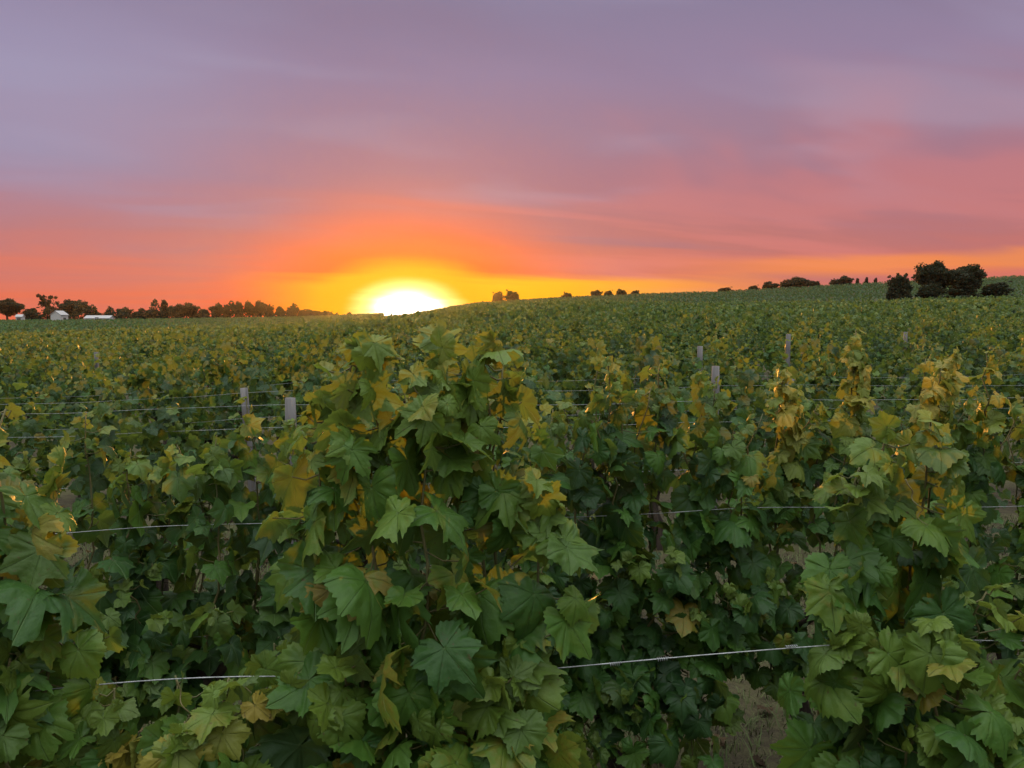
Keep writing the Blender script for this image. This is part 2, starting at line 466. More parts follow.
def leaf_sets(path, r, size=0.13, step=0.05, spread=0.10, tipyouth=0.9, dens=1.0, face=-1.0, lower=0.0, tonebias=0.0, tipsize=0.40):
    """alternate leaves on petioles along a shoot; returns arrays and petiole lines"""
    L = np.linalg.norm(np.diff(path, axis=0), axis=1).sum()
    n = max(4, int(L / step * dens))
    f = np.sort(np.concatenate([r.uniform(lower, 1, n), [.995, .965, .93]])); n = len(f)
    idx = f * (len(path) - 1)
    i0 = np.clip(idx.astype(int), 0, len(path) - 2); fr = (idx - i0)[:, None]
    on = path[i0] * (1 - fr) + path[i0 + 1] * fr
    age = np.clip((1 - f) / 0.22, 0, 1)                       # 0 at the tip
    az = r.uniform(0, 2 * math.pi, n)
    toward = r.random(n) < 0.66
    az = np.where(toward, face * math.pi / 2 + r.normal(0, 0.75, n), az)
    outd = np.stack([np.cos(az), np.sin(az), r.normal(0.1, 0.25, n)], 1)
    pl = spread * (0.35 + 0.65 * age) * r.uniform(0.5, 1.25, n)
    P = on + outd * pl[:, None]
    N = unit(outd * r.uniform(0.5, 1.1, n)[:, None] + np.stack([r.normal(0, .5, n), r.normal(0, .45, n), r.uniform(-0.1, 1.1, n)], 1))
    T = unit(np.stack([r.normal(0, .45, n), r.normal(0, .35, n), -r.uniform(0.35, 1.3, n)], 1) + outd * 0.6)
    up = age < 0.5
    T[up, 2] += 0.6
    S = size * (tipsize + (1 - tipsize) * age) * r.uniform(0.58, 1.32, n)
    tipm = f > .92
    S[tipm] *= .82
    N[tipm] = unit(N[tipm] + r.normal(0, .7, (tipm.sum(), 3)))
    tone = np.clip(r.beta(2, 2.6, n) * 0.95 + tonebias, 0, 1)
    yl = r.random(n) < 0.035
    tone[yl] = r.uniform(0.88, 1.0, yl.sum())
    youth_sun = tipyouth * np.clip(1 - age, 0, 1) ** 0.8
    return P, T, N, S, tone, youth_sun, on

def cat(*sets): return [np.concatenate(x) for x in zip(*sets)]

# ------------------------------------------------------------------ ground
ROW_A = R(7.0); TA = math.tan(ROW_A); CA = math.cos(ROW_A); SA = math.sin(ROW_A)
ROW0, ROWD = 1.48, 1.45

def build_ground():
    ys = np.concatenate([np.linspace(-60, 0, 13), np.linspace(0.5, 14, 40), np.geomspace(14.5, 415, 130)])
    xs = np.concatenate([-np.geomspace(690, 4, 95), np.linspace(-3.8, 3.8, 41), np.geomspace(4, 690, 95)])
    X, Y = np.meshgrid(xs, ys)
    Z = ground_z(X, Y)
    n, m = X.shape
    i = np.arange(n * m).reshape(n, m)
    F = np.stack([i[:-1, :-1], i[:-1, 1:], i[1:, 1:], i[1:, :-1]], -1).reshape(-1, 4)
    o = put('ground', mesh_from('ground', np.stack([X, Y, Z], -1).reshape(-1, 3), F, M_SOIL))
    o['kind'] = 'structure'
    # dirt track between the near field and the far fields
    xs = np.linspace(-150, 150, 121); ws = np.linspace(0, 3.4, 4)
    X, W = np.meshgrid(xs, ws)
    Y = D_N + 1.2 + W + 0.4 * np.sin(X * 0.07)
    Z = ground_z(X, Y) + 0.05
    n, m = X.shape; i = np.arange(n * m).reshape(n, m)
    F = np.stack([i[:-1, :-1], i[:-1, 1:], i[1:, 1:], i[1:, :-1]], -1).reshape(-1, 4)
    o = put('track', mesh_from('track', np.stack([X, Y, Z], -1).reshape(-1, 3), F, M_TRACK))
    o['kind'] = 'structure'
build_ground()

def rowY(k, X): return ROW0 + ROWD * (k - 1) + X * TA
def row_at(k, px):
    """point of row k seen at picture column px (used to read the photo's spacing)"""
    u = (px - 512) / F_PX
    Y = (ROW0 + ROWD * (k - 1)) / (1 - TA * u)
    return u * Y, Y

ORD = ['', 'first', 'second', 'third', 'fourth', 'fifth', 'sixth', 'seventh', 'eighth', 'ninth', 'tenth', 'eleventh', 'twelfth',
       'thirteenth', 'fourteenth', 'fifteenth', 'sixteenth', 'seventeenth', 'eighteenth', 'nineteenth', 'twentieth']
def ordinal(n):
    if n <= 20: return ORD[n]
    tens = {2: 'twenty', 3: 'thirty', 4: 'forty', 5: 'fifty'}
    if n % 10 == 0: return {30: 'thirtieth', 40: 'fortieth', 50: 'fiftieth'}[n]
    return tens[n // 10] + '-' + ORD[n % 10]

# ------------------------------------------------------------------ grapevines
def trunk_mesh(r, h=0.52, rad=0.045):
    b = MB()
    n = 12
    pts, ra = [], []
    lean = r.normal(0, 0.05, 2)
    for i in range(n):
        t = i / (n - 1)
        pts.append((lean[0] * t + 0.02 * math.sin(t * 7 + lean[0] * 60), lean[1] * t + 0.018 * math.cos(t * 6), -0.05 + t * (h + 0.05)))
        ra.append(rad * (1.25 - 0.45 * t + 0.14 * math.sin(t * 17) + (0.35 if t > 0.88 else 0)))
    b.tube(pts, ra, 10, True, 0.12)
    top = pts[-1]
    for s in (-1, 1):                                     # the two arms of the pruned head
        b.tube([top, (top[0] + s * 0.06, top[1], top[2] + 0.03), (top[0] + s * 0.14, top[1] + 0.01, top[2] + 0.06)], [rad * .8, rad * .6, rad * .4], 8, True, 0.1)
    return b.mesh('trunk', M_BARK), top

def cane_mesh(r, top, half=0.45):
    b = MB()
    for s in (-1, 1):
        pts = [(top[0] + s * (0.05 + half * t), top[1] + 0.01 * math.sin(5 * t), top[2] + 0.05 + 0.06 * math.sin(t * 3)) for t in np.linspace(0, 1, 8)]
        b.tube(pts, np.linspace(0.010, 0.006, 8), 6)
    return b.mesh('cane', M_BARK)

def tendril_mesh(p, r, L=0.12, hang=True):
    b = MB(); pts = []
    a0 = r.uniform(0, 6)
    for t in np.linspace(0, 1, 26):
        rad = 0.010 * t
        pts.append((p[0] + 0.03 * t + rad * math.cos(a0 + t * 15), p[1] - 0.02 * t + rad * math.sin(a0 + t * 15), p[2] - L * t * (1 if hang else -1)))
    b.tube(pts, np.linspace(0.0016, 0.0007, 26), 5)
    return b.mesh('tendril', M_STEM)

def near_vine(loc, shoots, label, r, templ, size, group, tonebias=0.0, trunk_rad=0.05, dens=1.0, filler=(), tipsize=0.5, step=0.025):
    """thing > trunk, cane, tendril, shoot (> foliage). shoots: (x0, z0, x1, z1, y1, bowx)"""
    root = empty('grapevine', loc, ROW_A)
    tag(root, label, 'grapevine', group)
    tm, top = trunk_mesh(r, 0.50, trunk_rad)
    put('trunk', tm, root); put('cane', cane_mesh(r, top), root)
    for (x0, z0, x1, z1, y1, bow) in shoots:
        path = curve_pts((x0, r.normal(0, .03), z0), (x1, y1, z1), (bow, r.normal(0, .04), 0), 14, r)
        b = MB()
        b.tube(path, np.linspace(0.0055, 0.0018, len(path)), 6)
        sun_gold = z0 > .85
        ls = leaf_sets(path, r, size * (.74 if sun_gold else 1), step * (.62 if sun_gold else 1), .045 if sun_gold else .085, 1.0 if sun_gold else .35, dens, tonebias=tonebias, tipsize=tipsize)
        if sun_gold: ls[5][:] = np.clip((ls[0][:, 2] - (z1 - .45)) / .3, 0, 1) * r.uniform(.5, 1, len(ls[5]))  # sunlight on the tall tips painted in as golden leaf colour
        P, on = ls[0], ls[6]
        for q, p in zip(on, P):
            mid = (q + p) / 2 + np.array([0, 0, -0.008])
            b.tube([q, mid, p], [0.0017, 0.0014, 0.0012], 4, False)
        so = put('shoot', b.mesh('shoot', M_STEM), root)
        put('foliage', leaves_mesh('foliage', *ls[:6], templ, r), so)
    for (x, y, z, L) in filler:
        put('tendril', tendril_mesh((x, y, z), r, L), root)
    return root

def auto_shoots(r, half, z0, h, n, hvar=0.1, tall=()):
    out = []
    for i in range(n):
        x0 = -half + 2 * half * (i + 0.5) / n + r.normal(0, .02)
        out.append((x0, z0 + r.normal(0, .03), x0 + r.normal(0, .09), h + r.normal(0, hvar), r.normal(-.02, .09), r.normal(0, .05)))
    return out + list(tall)

G1 = 'vines of the nearest row'
r1 = np.random.default_rng(21)

def loc1(X, k=1):
    Y = rowY(k, X); return (X, Y, gz(X, Y))

# nearest row, left to right -------------------------------------------------
def S(cx, pts, k=1):
    """shoots given as (world X at base, z base, world X at tip, z tip, y, bow) -> local to the vine at cx"""
    return [((a - cx) / CA, z0, (b - cx) / CA, z1, y, bw) for a, z0, b, z1, y, bw in pts]

near_vine(loc1(-1.05), S(-1.06, [
    (-1.30, .60, -1.22, 1.55, -.05, .0), (-1.20, .60, -1.12, 1.62, .0, .03), (-1.08, .60, -1.04, 1.60, -.06, .0), (-1.00, .60, -.95, 1.64, .02, .02),
    (-.93, .60, -.86, 1.60, -.05, .0), (-.90, .62, -.80, 1.50, -.02, .02), (-.88, .62, -.84, 1.20, -.12, .0), (-.84, .60, -.78, 1.02, -.10, .0)]),
    'tall front-row grapevine cut by the left edge of the photo', r1, LOD0, .088, G1, .14, dens=1.25, tipsize=.6)
near_vine(loc1(-.60), S(-.60, [
    (-.80, .60, -.74, 1.10, -.06, .0), (-.72, .60, -.68, 1.13, -.10, .0), (-.64, .60, -.60, 1.12, -.04, .02), (-.56, .60, -.50, 1.13, -.08, .0),
    (-.50, .60, -.43, 1.17, -.04, .0), (-.46, .60, -.38, 1.14, -.10, .0), (-.80, .96, -.40, 1.10, -.12, .0), (-.70, .62, -.62, 1.0, -.16, .0), (-.52, .62, -.46, .98, -.16, .0),
    (-.74, .62, -.56, 1.08, -.13, .0)]),
    'low sprawling front-row grapevine with its canopy below the upper wires', r1, LOD0, .084, G1, .06, filler=((.02, -.1, 1.14, .1), (.12, -.12, 1.05, .12)))
near_vine(loc1(-.15), S(-.15, [
    (-.36, .58, -.33, 1.60, -.04, .0), (-.32, .58, -.28, 1.71, .0, -.02), (-.27, .58, -.25, 1.71, -.08, .0), (-.20, .58, -.17, 1.66, -.10, .02), (-.15, .58, -.12, 1.72, -.03, .0),
    (-.08, .58, -.05, 1.72, -.05, .0), (-.05, .58, -.02, 1.66, -.02, .0), (.0, .58, .03, 1.46, -.07, .02), (.0, .58, .0, 1.18, -.1, .0),
    (-.30, .58, -.30, 1.18, -.16, .0), (-.18, .58, -.16, 1.16, -.18, .0), (-.05, .58, -.04, 1.14, -.17, .0), (-.24, .56, -.22, .98, -.15, .0), (-.1, .56, -.08, .98, -.15, .0), (-.02, .58, -.02, 1.0, -.08, .0)]),
    'tallest bushy front-row grapevine standing below the setting sun', r1, LOD0, .089, G1, .26, dens=1.25, tipsize=.68)  # raised leaf tone puts the warmth of the sun flare into the colour
near_vine(loc1(.77), S(.80, [
    (.66, .58, .70, 1.46, -.03, .0), (.72, .58, .77, 1.53, .0, .0), (.80, .58, .83, 1.55, -.05, .01), (.88, .58, .88, 1.50, -.02, .0), (.72, .58, .68, 1.18, -.10, .0), (.82, .58, .81, 1.20, -.15, .0),
    (.92, .58, .94, 1.22, -.08, .0), (.96, .58, 1.0, 1.10, -.12, .0), (.78, .58, .76, 1.0, -.15, .0), (.88, .58, .90, 1.02, -.16, .0)]),
    'upright front-row grapevine on the right with large lobed leaves', r1, LOD0, .090, G1, .12, dens=1.1, tipsize=.7, filler=((-.05, -.1, 1.45, .08),))
near_vine(loc1(1.28), S(1.28, [
    (1.08, .58, 1.06, 1.04, -.10, .0), (1.12, .58, 1.10, 1.12, -.02, .0), (1.20, .58, 1.16, 1.22, -.05, .0), (1.25, .58, 1.22, 1.60, -.02, -.02), (1.34, .58, 1.34, 1.55, .0, .0), (1.42, .58, 1.44, 1.60, -.05, .0), (1.15, .56, 1.1, .95, -.14, .0), (1.5, .56, 1.5, 1.4, .0, .0)]),
    'front-row grapevine cut by the right edge of the photo', r1, LOD0, .088, G1, .0)

# second row ---------------------------------------------------------------
G2 = 'vines of the second row'
r2 = np.random.default_rng(33)
TALL2 = {1: [(.10, .9, .09, 1.70, -.03, .0), (-.22, .9, -.24, 1.54, -.04, .0)], 0: []}
row2 = [(-2.45, 1.36, [], 'second-row grapevine just inside the left edge, behind the front leaves'),
        (-1.62, 1.36, [], 'second-row grapevine behind the tall left-edge vine'),
        (-1.00, 1.38, [], 'shaded second-row grapevine seen over the low sprawling vine'),
        (-.32, 1.45, [], 'second-row grapevine hidden behind the tallest front vine'),
        (.42, 1.52, [(.1, .8, .12, 1.58, -.05, 0), (.28, .8, .3, 1.54, -.04, 0), (-.06, .8, -.08, 1.60, -.05, 0), (-.02, .8, -.05, 1.52, -.1, 0)] + [(q, .52, q * 1.05, .22 + .05 * (i % 3), -.12 - .05 * (i % 2), 0) for i, q in enumerate((-.42, -.33, -.25, -.16, -.08, .0, .09, .18, .27, .36))] + [(q, .40, q * 1.1, .14 + .06 * (i % 2), -.20, 0) for i, q in enumerate((-.34, -.24, -.14, -.06, .02, .10, .2))], 'dark bushy second-row grapevine in the gap right of the tallest vine'),
        (1.20, 1.40, [(.10, .9, .07, 1.71, -.10, .0), (.06, .9, .05, 1.62, -.12, .0), (-.20, .9, -.22, 1.56, -.12, .0), (-.15, .9, -.18, 1.48, -.12, .0), (.36, .9, .34, 1.60, -.12, .0)], 'second-row grapevine with golden shoot tips, left of the upright vine'),
        (1.98, 1.42, [(-.28, .9, -.32, 1.64, -.12, .0), (-.34, .9, -.38, 1.56, -.12, .0), (-.18, .9, -.20, 1.62, -.12, .0), (.1, .9, .10, 1.56, -.12, .0)], 'second-row grapevine with pale shoot tips behind the upright right vine'),
        (2.75, 1.48, [(-.3, .9, -.3, 1.6, -.03, .0)], 'second-row grapevine at the right edge of the photo')]
for X, h, tall, lab in row2:
    sh = auto_shoots(r2, .42, .58, h, 9, .06, tall)
    sh += [(x, .5, x + r2.normal(0, .05), r2.uniform(.5, .95), r2.uniform(-.24, -.06), 0) for x in np.linspace(-.44, .44, 13)] + [(x, .5, x + r2.normal(0, .08), r2.uniform(.26, .40), r2.uniform(-.22, -.04), 0) for x in np.linspace(-.36, .36, 6)]
    near_vine(loc1(X, 2), sh, lab, r2, LOD0[:6] if X > 0 else LOD1, .094, G2, -.08, .038, 1.0, filler=((0.1, -.1, .9, .1),), step=.036)  # lowered leaf tone paints shade into the second row

# the rows behind: eight vines modelled once, then copied --------------------
r3 = np.random.default_rng(44)
def mid_vine(r, h, templ, n_shoots=9, size=.086, step=.033, low=True):
    tm, top = trunk_mesh(r, .5, .045)
    sets = []
    for s in auto_shoots(r, .32, .55, h, n_shoots, .15):
        s = (s[0], s[1], s[2], min(s[3], h + .13) - .26 * (s[0] / .36) ** 2 + .04, s[4], s[5])
        path = curve_pts((s[0], 0, s[1]), (s[2], s[4], s[3]), (s[5], r.normal(0, .03), 0), 8, r)
        sets.append(leaf_sets(path, r, size, step, .12, .35, 1.0, face=-1 if r.random() < .7 else 1, tonebias=-.30))  # leaf tone lowered to put the middle rows' shade into the colour
    if low:
        for x in np.linspace(-.4, .4, 5):
            path = curve_pts((x, -.02, .45), (x + r.normal(0, .05), r.uniform(-.2, .1), r.uniform(.6, 1.0)), (0, 0, 0), 6, r)
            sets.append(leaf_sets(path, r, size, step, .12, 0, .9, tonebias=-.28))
    return tm, leaves_mesh('foliage', *cat(*sets)[:6], templ, r)
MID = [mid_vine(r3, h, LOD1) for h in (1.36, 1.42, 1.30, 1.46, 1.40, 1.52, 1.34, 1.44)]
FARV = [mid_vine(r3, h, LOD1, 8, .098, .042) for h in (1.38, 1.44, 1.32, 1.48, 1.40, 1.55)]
protos = {}
def place_vine(kind, i, loc, rz, sz, label, group):
    key = (kind, i)
    tm, fm = (MID if kind == 'mid' else FARV)[i]
    if key not in protos:
        root = empty('grapevine', loc, rz)
        kids = [put('trunk', tm, root), put('foliage', fm, root)]
        protos[key] = (root, kids)
    else:
        p, pk = protos[key]
        root = p.copy(); COL.objects.link(root)
        for c in pk:
            d = c.copy(); COL.objects.link(d); d.parent = root
    root.location = loc; root.rotation_euler = (0, 0, rz); root.scale = (1, 1, sz)
    tag(root, label, 'grapevine', group)

SP = 1.12
spare = []                                               # plants that are not individuals
count = 13
MAX_VINES = 298
k = 3
ROWS_IND = 0
while k < 400:
    Y0 = ROW0 + ROWD * (k - 1)
    if Y0 > D_N: break
    half = .66 * Y0 * 1.35 + 1.5
    xs = np.arange(-half, half, SP) + r3.uniform(0, SP)
    xs = xs + r3.normal(0, .08, len(xs))
    xs = xs[r3.random(len(xs)) > .07]
    inside = [x for x in xs if abs(F_PX * x / rowY(k, x)) < 525]
    if count + len(inside) <= MAX_VINES:
        for j, x in enumerate(xs):
            y = rowY(k, x)
            if abs(F_PX * x / y) < 525:
                n = inside.index(x) + 1
                hz = float(np.clip(1 + r3.normal(0, .08), .84, 1.07))
                sun_side = abs(512 + F_PX * x / y - 408)
                if sun_side < 45: where = 'under the sun'
                elif n == 1: where = 'at its left end'
                elif n == len(inside): where = 'at its right end'
                else: where = ''
                lab = f"{'green' if r3.random() < 2 else ''} grapevine of the {ordinal(k)} row back, {ordinal(n)} vine from the left{' ' + where if where else ''}".strip()
                kind = 'mid' if k <= 8 else 'far'
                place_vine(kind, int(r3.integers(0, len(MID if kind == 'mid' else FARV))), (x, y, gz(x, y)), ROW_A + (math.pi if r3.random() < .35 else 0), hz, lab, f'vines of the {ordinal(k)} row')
                count += 1
            else:
                spare.append((x, y))
        ROWS_IND = k
    else:
        spare += [(x, rowY(k, x)) for x in xs]
        if ROWS_IND == 0: ROWS_IND = k - 1
    k += 1
print('vines', count, 'rows', ROWS_IND, 'spare', len(spare))

def far_rows():
    r = np.random.default_rng(55)
    A = np.array(spare)
    X, Y = A[:, 0], A[:, 1]
    out = []
    n_each = np.clip((2600 / Y), 18, 110).astype(int)
    idx = np.repeat(np.arange(len(X)), n_each)
    n = len(idx)
    d = Y[idx]
    hgt = (1.40 + r.normal(0, .14, len(X)))[idx]
    f = r.random(n) ** 0.62
    px_ = r.normal(0, .21, n)
    hgt = hgt - .30 * np.clip(px_ / .4, -1, 1) ** 2
    spike = r.random(n) < 0.10
    py_ = r.normal(0, .17, n) * (1.25 - f * .6)
    P = np.stack([X[idx] + px_ * CA, Y[idx] + py_ + px_ * SA, ground_z(X[idx], Y[idx]) + .35 + f * (hgt - .35) + np.where(spike, r.uniform(0, .22, n), 0)], 1)
    N = unit(np.stack([r.normal(0, .6, n), np.where(r.random(n) < .72, -1, 1) * r.uniform(.3, 1, n), r.uniform(-.1, 1.0, n)], 1))
    T = unit(np.stack([r.normal(0, .6, n), r.normal(0, .3, n), -r.uniform(.2, 1.2, n)], 1))
    S = .108 * np.clip(d / 26, 1, 3.2) ** 0.62 * r.uniform(.7, 1.25, n)
    tone = np.clip(r.beta(2, 2.6, n) * .9 + (r.normal(-.34, .13, len(X)))[idx], 0, 1)  # shade of the far rows put into a lower leaf tone
    youth_sun = np.where(f > .86, r.uniform(0, .35, n), 0) + np.where(spike, .2, 0)
    out.append((P, T, N, S, tone, np.clip(youth_sun, 0, 1)))
    # fields beyond the track: rows running up the slope
    for (xa, xb, ya, yb, ang, sp, nn, sz, tb) in ((-260, 10, D_N + 8, 335, R(62), 2.6, 60000, .42, -.20), (-25, 330, D_N + 8, 352, R(12), 2.4, 62000, .40, -.45)):  # hill field toned darker to paint the shadowed sides of its rows
        x = r.uniform(xa, xb, nn); y = np.sqrt(r.uniform(ya ** 2, yb ** 2, nn))
        s = -x * math.sin(ang) + y * math.cos(ang)
        sr = np.round(s / sp) * sp + r.normal(0, .22, nn)
        ds = sr - s
        x2 = x - ds * math.sin(ang); y2 = y + ds * math.cos(ang)
        if ang > R(40): ok = x2 < -0.16 * y2 + 0
        else: ok = (x2 > -0.16 * y2)
        ok &= (np.abs(x2 / y2) < .95) & (y2 > ya - 2)
        # a grassy break across the hill
        x2, y2 = x2[ok], y2[ok]; m = len(x2)
        f = r.random(m)
        P = np.stack([x2, y2, ground_z(x2, y2) + .3 + f * 1.15], 1)
        N = unit(np.stack([r.normal(0, .6, m), -r.uniform(.2, 1, m), r.uniform(0, 1.0, m)], 1))
        T = unit(np.stack([r.normal(0, .8, m), r.normal(0, .3, m), -r.uniform(.2, 1, m)], 1))
        S = sz * r.uniform(.7, 1.3, m)
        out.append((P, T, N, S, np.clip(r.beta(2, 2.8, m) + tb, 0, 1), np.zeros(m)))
    allr = cat(*out)
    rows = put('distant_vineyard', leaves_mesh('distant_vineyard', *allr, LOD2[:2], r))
    tag(rows, 'countless green vine rows running back to the low hill and treeline', 'vineyard', None, 'stuff')
far_rows()

# ------------------------------------------------------------------ trellis: posts and wires
def post_thing(px, ytop, k, wpx, label, lean=0.0):
    X, Y = row_at(k, px)
    Y -= 0.08 if k in (3, 4, 5) else -0.02
    X = (px - 512) / F_PX * Y
    top = CAM_Z - (ytop - 318) / F_PX * Y
    w = wpx * Y / F_PX
    b = MB(); n = 9
    h = top - gz(X, Y)
    b.tube([(lean * h * t, 0, -0.15 + (h + .15) * t) for t in np.linspace(0, 1, n)], [w / 2 * q for q in ([1.0] * (n - 1) + [.90])], 10, True, .07)
    o = put('wooden_post', b.mesh('wooden_post', M_POST), None, (X, Y, gz(X, Y)), (0, 0, random.uniform(0, 6)))
    if lean: o.rotation_euler = (0, 0, 0)
    tag(o, label, 'post', 'weathered trellis posts')
    return X, Y
post_thing(289, 398, 3, 12, 'thick grey trellis post left of the tallest vine, nearer of two')
post_thing(254, 388, 4, 8, 'slim leaning grey trellis post at the far left of the two posts', -.06)
post_thing(716, 366, 4, 8, 'grey trellis post right of centre among the fourth row leaves')
post_thing(792, 375, 5, 9, 'short grey trellis post left of the golden shoot tips')
post_thing(788, 334, 7, 5, 'thin tall trellis post far back above the golden shoot tips')
post_thing(700, 346, 6, 6, 'thin trellis post far back, left of the other right-hand posts')
post_thing(558, 480, 2, 19, 'blue-grey trellis post low in the gap beside the tallest vine')
post_thing(500, 345, 8, 4, 'small trellis post far back just right of the sun')
post_thing(905, 332, 8, 4, 'small trellis post far back below the big trees')
post_thing(96, 352, 7, 4, 'small trellis post far back below the left treeline')

def wire(k, z, label, x0=None, x1=None, off=-.03, sag=.020, rad=.0016, twist=None, tilt=0.0):
    Y0 = ROW0 + ROWD * (k - 1)
    h = Y0 * .72 + .8
    x0 = -h if x0 is None else x0; x1 = h if x1 is None else x1
    b = MB(); pts = []
    for t in np.linspace(0, 1, 60):
        X = x0 + (x1 - x0) * t
        pts.append((X, rowY(k, X) + off, z + gz(X, rowY(k, X)) - sag * math.sin(t * math.pi * 3) ** 2 + tilt * X + .002 * math.sin(X * 9)))
    b.tube(pts, rad, 6, True)
    if twist:
        for tx in twist:                                  # a tie of spare wire wound round the strand
            q = []
            for t in np.linspace(0, 1, 40):
                X = tx + .022 * t
                q.append((X, rowY(k, X) + off + .0032 * math.cos(t * 34), z + gz(X, rowY(k, X)) - sag * math.sin((X - x0) / (x1 - x0) * math.pi * 3) ** 2 + tilt * X + .0032 * math.sin(t * 34)))
            b.tube(q, .0008, 5, True)
    o = put('trellis_wire', b.mesh('trellis_wire', M_WIRE))
    tag(o, label, 'wire', 'galvanised trellis wires')
wire(1, 1.126, 'nearest trellis wire crossing the front row at mid vine height', twist=(.18, .27, .52, .9), rad=.0012, off=-.07)
wire(2, 1.05, 'trellis wire of the second row crossing the dark left gap', rad=.0012, off=-.13)
wire(2, .62, 'lower trellis wire of the second row near the trunks')
wire(3, .90, 'lowest visible trellis wire of the third row', rad=.0009)
wire(3, 1.17, 'middle trellis wire of the third row', rad=.0009)
wire(3, 1.29, 'upper trellis wire of the third row touching the thick post', rad=.0009)
wire(4, 1.24, 'upper trellis wire of the fourth row', rad=.0009)
wire(4, 1.06, 'lower trellis wire of the fourth row', rad=.0009)
wire(5, 1.20, 'trellis wire of the fifth row', rad=.0009)

# ------------------------------------------------------------------ trees
def crown_mesh(r, kind):
    """unit tree: height 1, width about 1"""
    lobes = []
    if kind in ('round', 'oak'):
        m, r0, r1_ = (16, .10, .17) if kind == 'round' else (30, .07, .13)
        for i in range(m):
            a = r.uniform(0, 6.28); cz = r.uniform(-1, 1); q = math.sqrt(1 - cz * cz) * r.uniform(.55, 1.0)
            lobes.append((.36 * q * math.cos(a), .36 * q * math.sin(a), .60 + .29 * cz * r.uniform(.8, 1.05), r.uniform(r0, r1_)))
        lobes.append((0, 0, .62, .16)); n = 3000 if kind == 'round' else 5200; s = .05 if kind == 'round' else .034
    elif kind == 'sparse':
        for i in range(22):
            a = r.uniform(0, 6.28); q = r.uniform(.08, .42); z = r.uniform(.35, .95)
            lobes.append((q * math.cos(a) * (1.25 - z * .6), q * math.sin(a), z, r.uniform(.045, .09)))
        n = 1500; s = .038
    elif kind == 'tall':
        for i in range(16):
            a = r.uniform(0, 6.28); z = r.uniform(.12, .93); q = r.uniform(.0, .30) * (1.1 - z * .7)
            lobes.append((q * math.cos(a), q * math.sin(a), z, r.uniform(.10, .18) * (1.15 - z * .5)))
        n = 2200; s = .05
    else:                                                # bush: foliage to the ground, ragged top
        for i in range(26):
            a = r.uniform(0, 6.28); z = r.uniform(.08, .80); q = r.uniform(.05, .40) * (1 - .45 * z)
            lobes.append((q * math.cos(a), q * math.sin(a), z, r.uniform(.09, .16)))
        for i in range(9):
            a = r.uniform(0, 6.28); q = r.uniform(.02, .30)
            lobes.append((q * math.cos(a), q * math.sin(a), r.uniform(.84, .97), .05))
        n = 4200; s = .042
    L = np.array(lobes)
    w = L[:, 3] ** 2; ix = r.choice(len(L), n, p=w / w.sum())
    d = unit(r.normal(0, 1, (n, 3))); rad = r.uniform(.3, 1.25, n) ** .8
    P = L[ix, :3] + d * (L[ix, 3] * rad)[:, None] * np.array([1.1, 1.1, .85])
    core = r.random(n) < (.10 if kind == 'sparse' else .24 if kind == 'oak' else .38)
    if kind == 'bush':
        zz = r.uniform(0.0, .86, n); q = np.sqrt(r.random(n)) * (.44 * (1 - .55 * zz)); cz = zz
    else:
        cz = r.uniform(-1, 1, n); q = np.sqrt(r.random(n)) * .34 * np.sqrt(1 - cz ** 2); cz = (.58 if kind != 'tall' else .5) + cz * (.26 if kind != 'tall' else .42)
        if kind == 'tall': q *= .65
    ca = r.uniform(0, 6.28, n)
    P[core] = np.stack([q * np.cos(ca), q * np.sin(ca), cz], 1)[core]
    P[:, 2] = np.maximum(P[:, 2], .0)
    N = unit(d + r.normal(0, .6, (n, 3))); T = unit(r.normal(0, 1, (n, 3)))
    S = s * r.uniform(.6, 1.4, n)
    return leaves_mesh('crown', P, T, N, S, np.clip(r.beta(2, 2, n) + 0, 0, 1), np.zeros(n), LOD2, r, M_TREE), L

def tree_trunk_mesh(r, L, kind):
    b = MB()
    zt = .55 if kind != 'bush' else .4
    th = .024 if kind != 'bush' else .03
    b.tube([(.01 * math.sin(t * 5), .01 * math.cos(t * 4), -.03 + (zt + .03) * t) for t in np.linspace(0, 1, 7)], np.linspace(th * 1.4, th * .6, 7), 8)
    for l in L[:12]:
        z0 = r.uniform(.22, .5)
        b.tube([(0, 0, z0), (l[0] * .5, l[1] * .5, (z0 + l[2]) / 2 + .02), (l[0], l[1], l[2])], [th * .55, th * .35, th * .12], 6)
    return b.mesh('trunk', M_TRUNK)

rt = np.random.default_rng(66)
KINDS = {}
for kd in ('round', 'oak', 'sparse', 'tall', 'bush'):
    KINDS[kd] = []
    for i in range(3):
        cm, L = crown_mesh(rt, kd)
        KINDS[kd].append((tree_trunk_mesh(rt, L, kd), cm))

def tree(px, ytop, wpx, kind, Y, label, group, name='tree', cat_='tree', sink=0.0):
    X = (px - 512) / F_PX * Y
    z0 = gz(X, Y)
    top = CAM_Z + (318 - ytop) / F_PX * Y
    h = max(top - z0, 1.2); w = 1.08 * wpx / F_PX * Y
    tm, cm = KINDS[kind][int(rt.integers(0, 3))]
    root = empty(name, (X, Y, z0 - .05 - sink * h), rt.uniform(0, 6.28))
    root.scale = (w, w, h * (1 + sink))
    put('trunk', tm, root); put('crown', cm, root)
    tag(root, label, cat_, group)

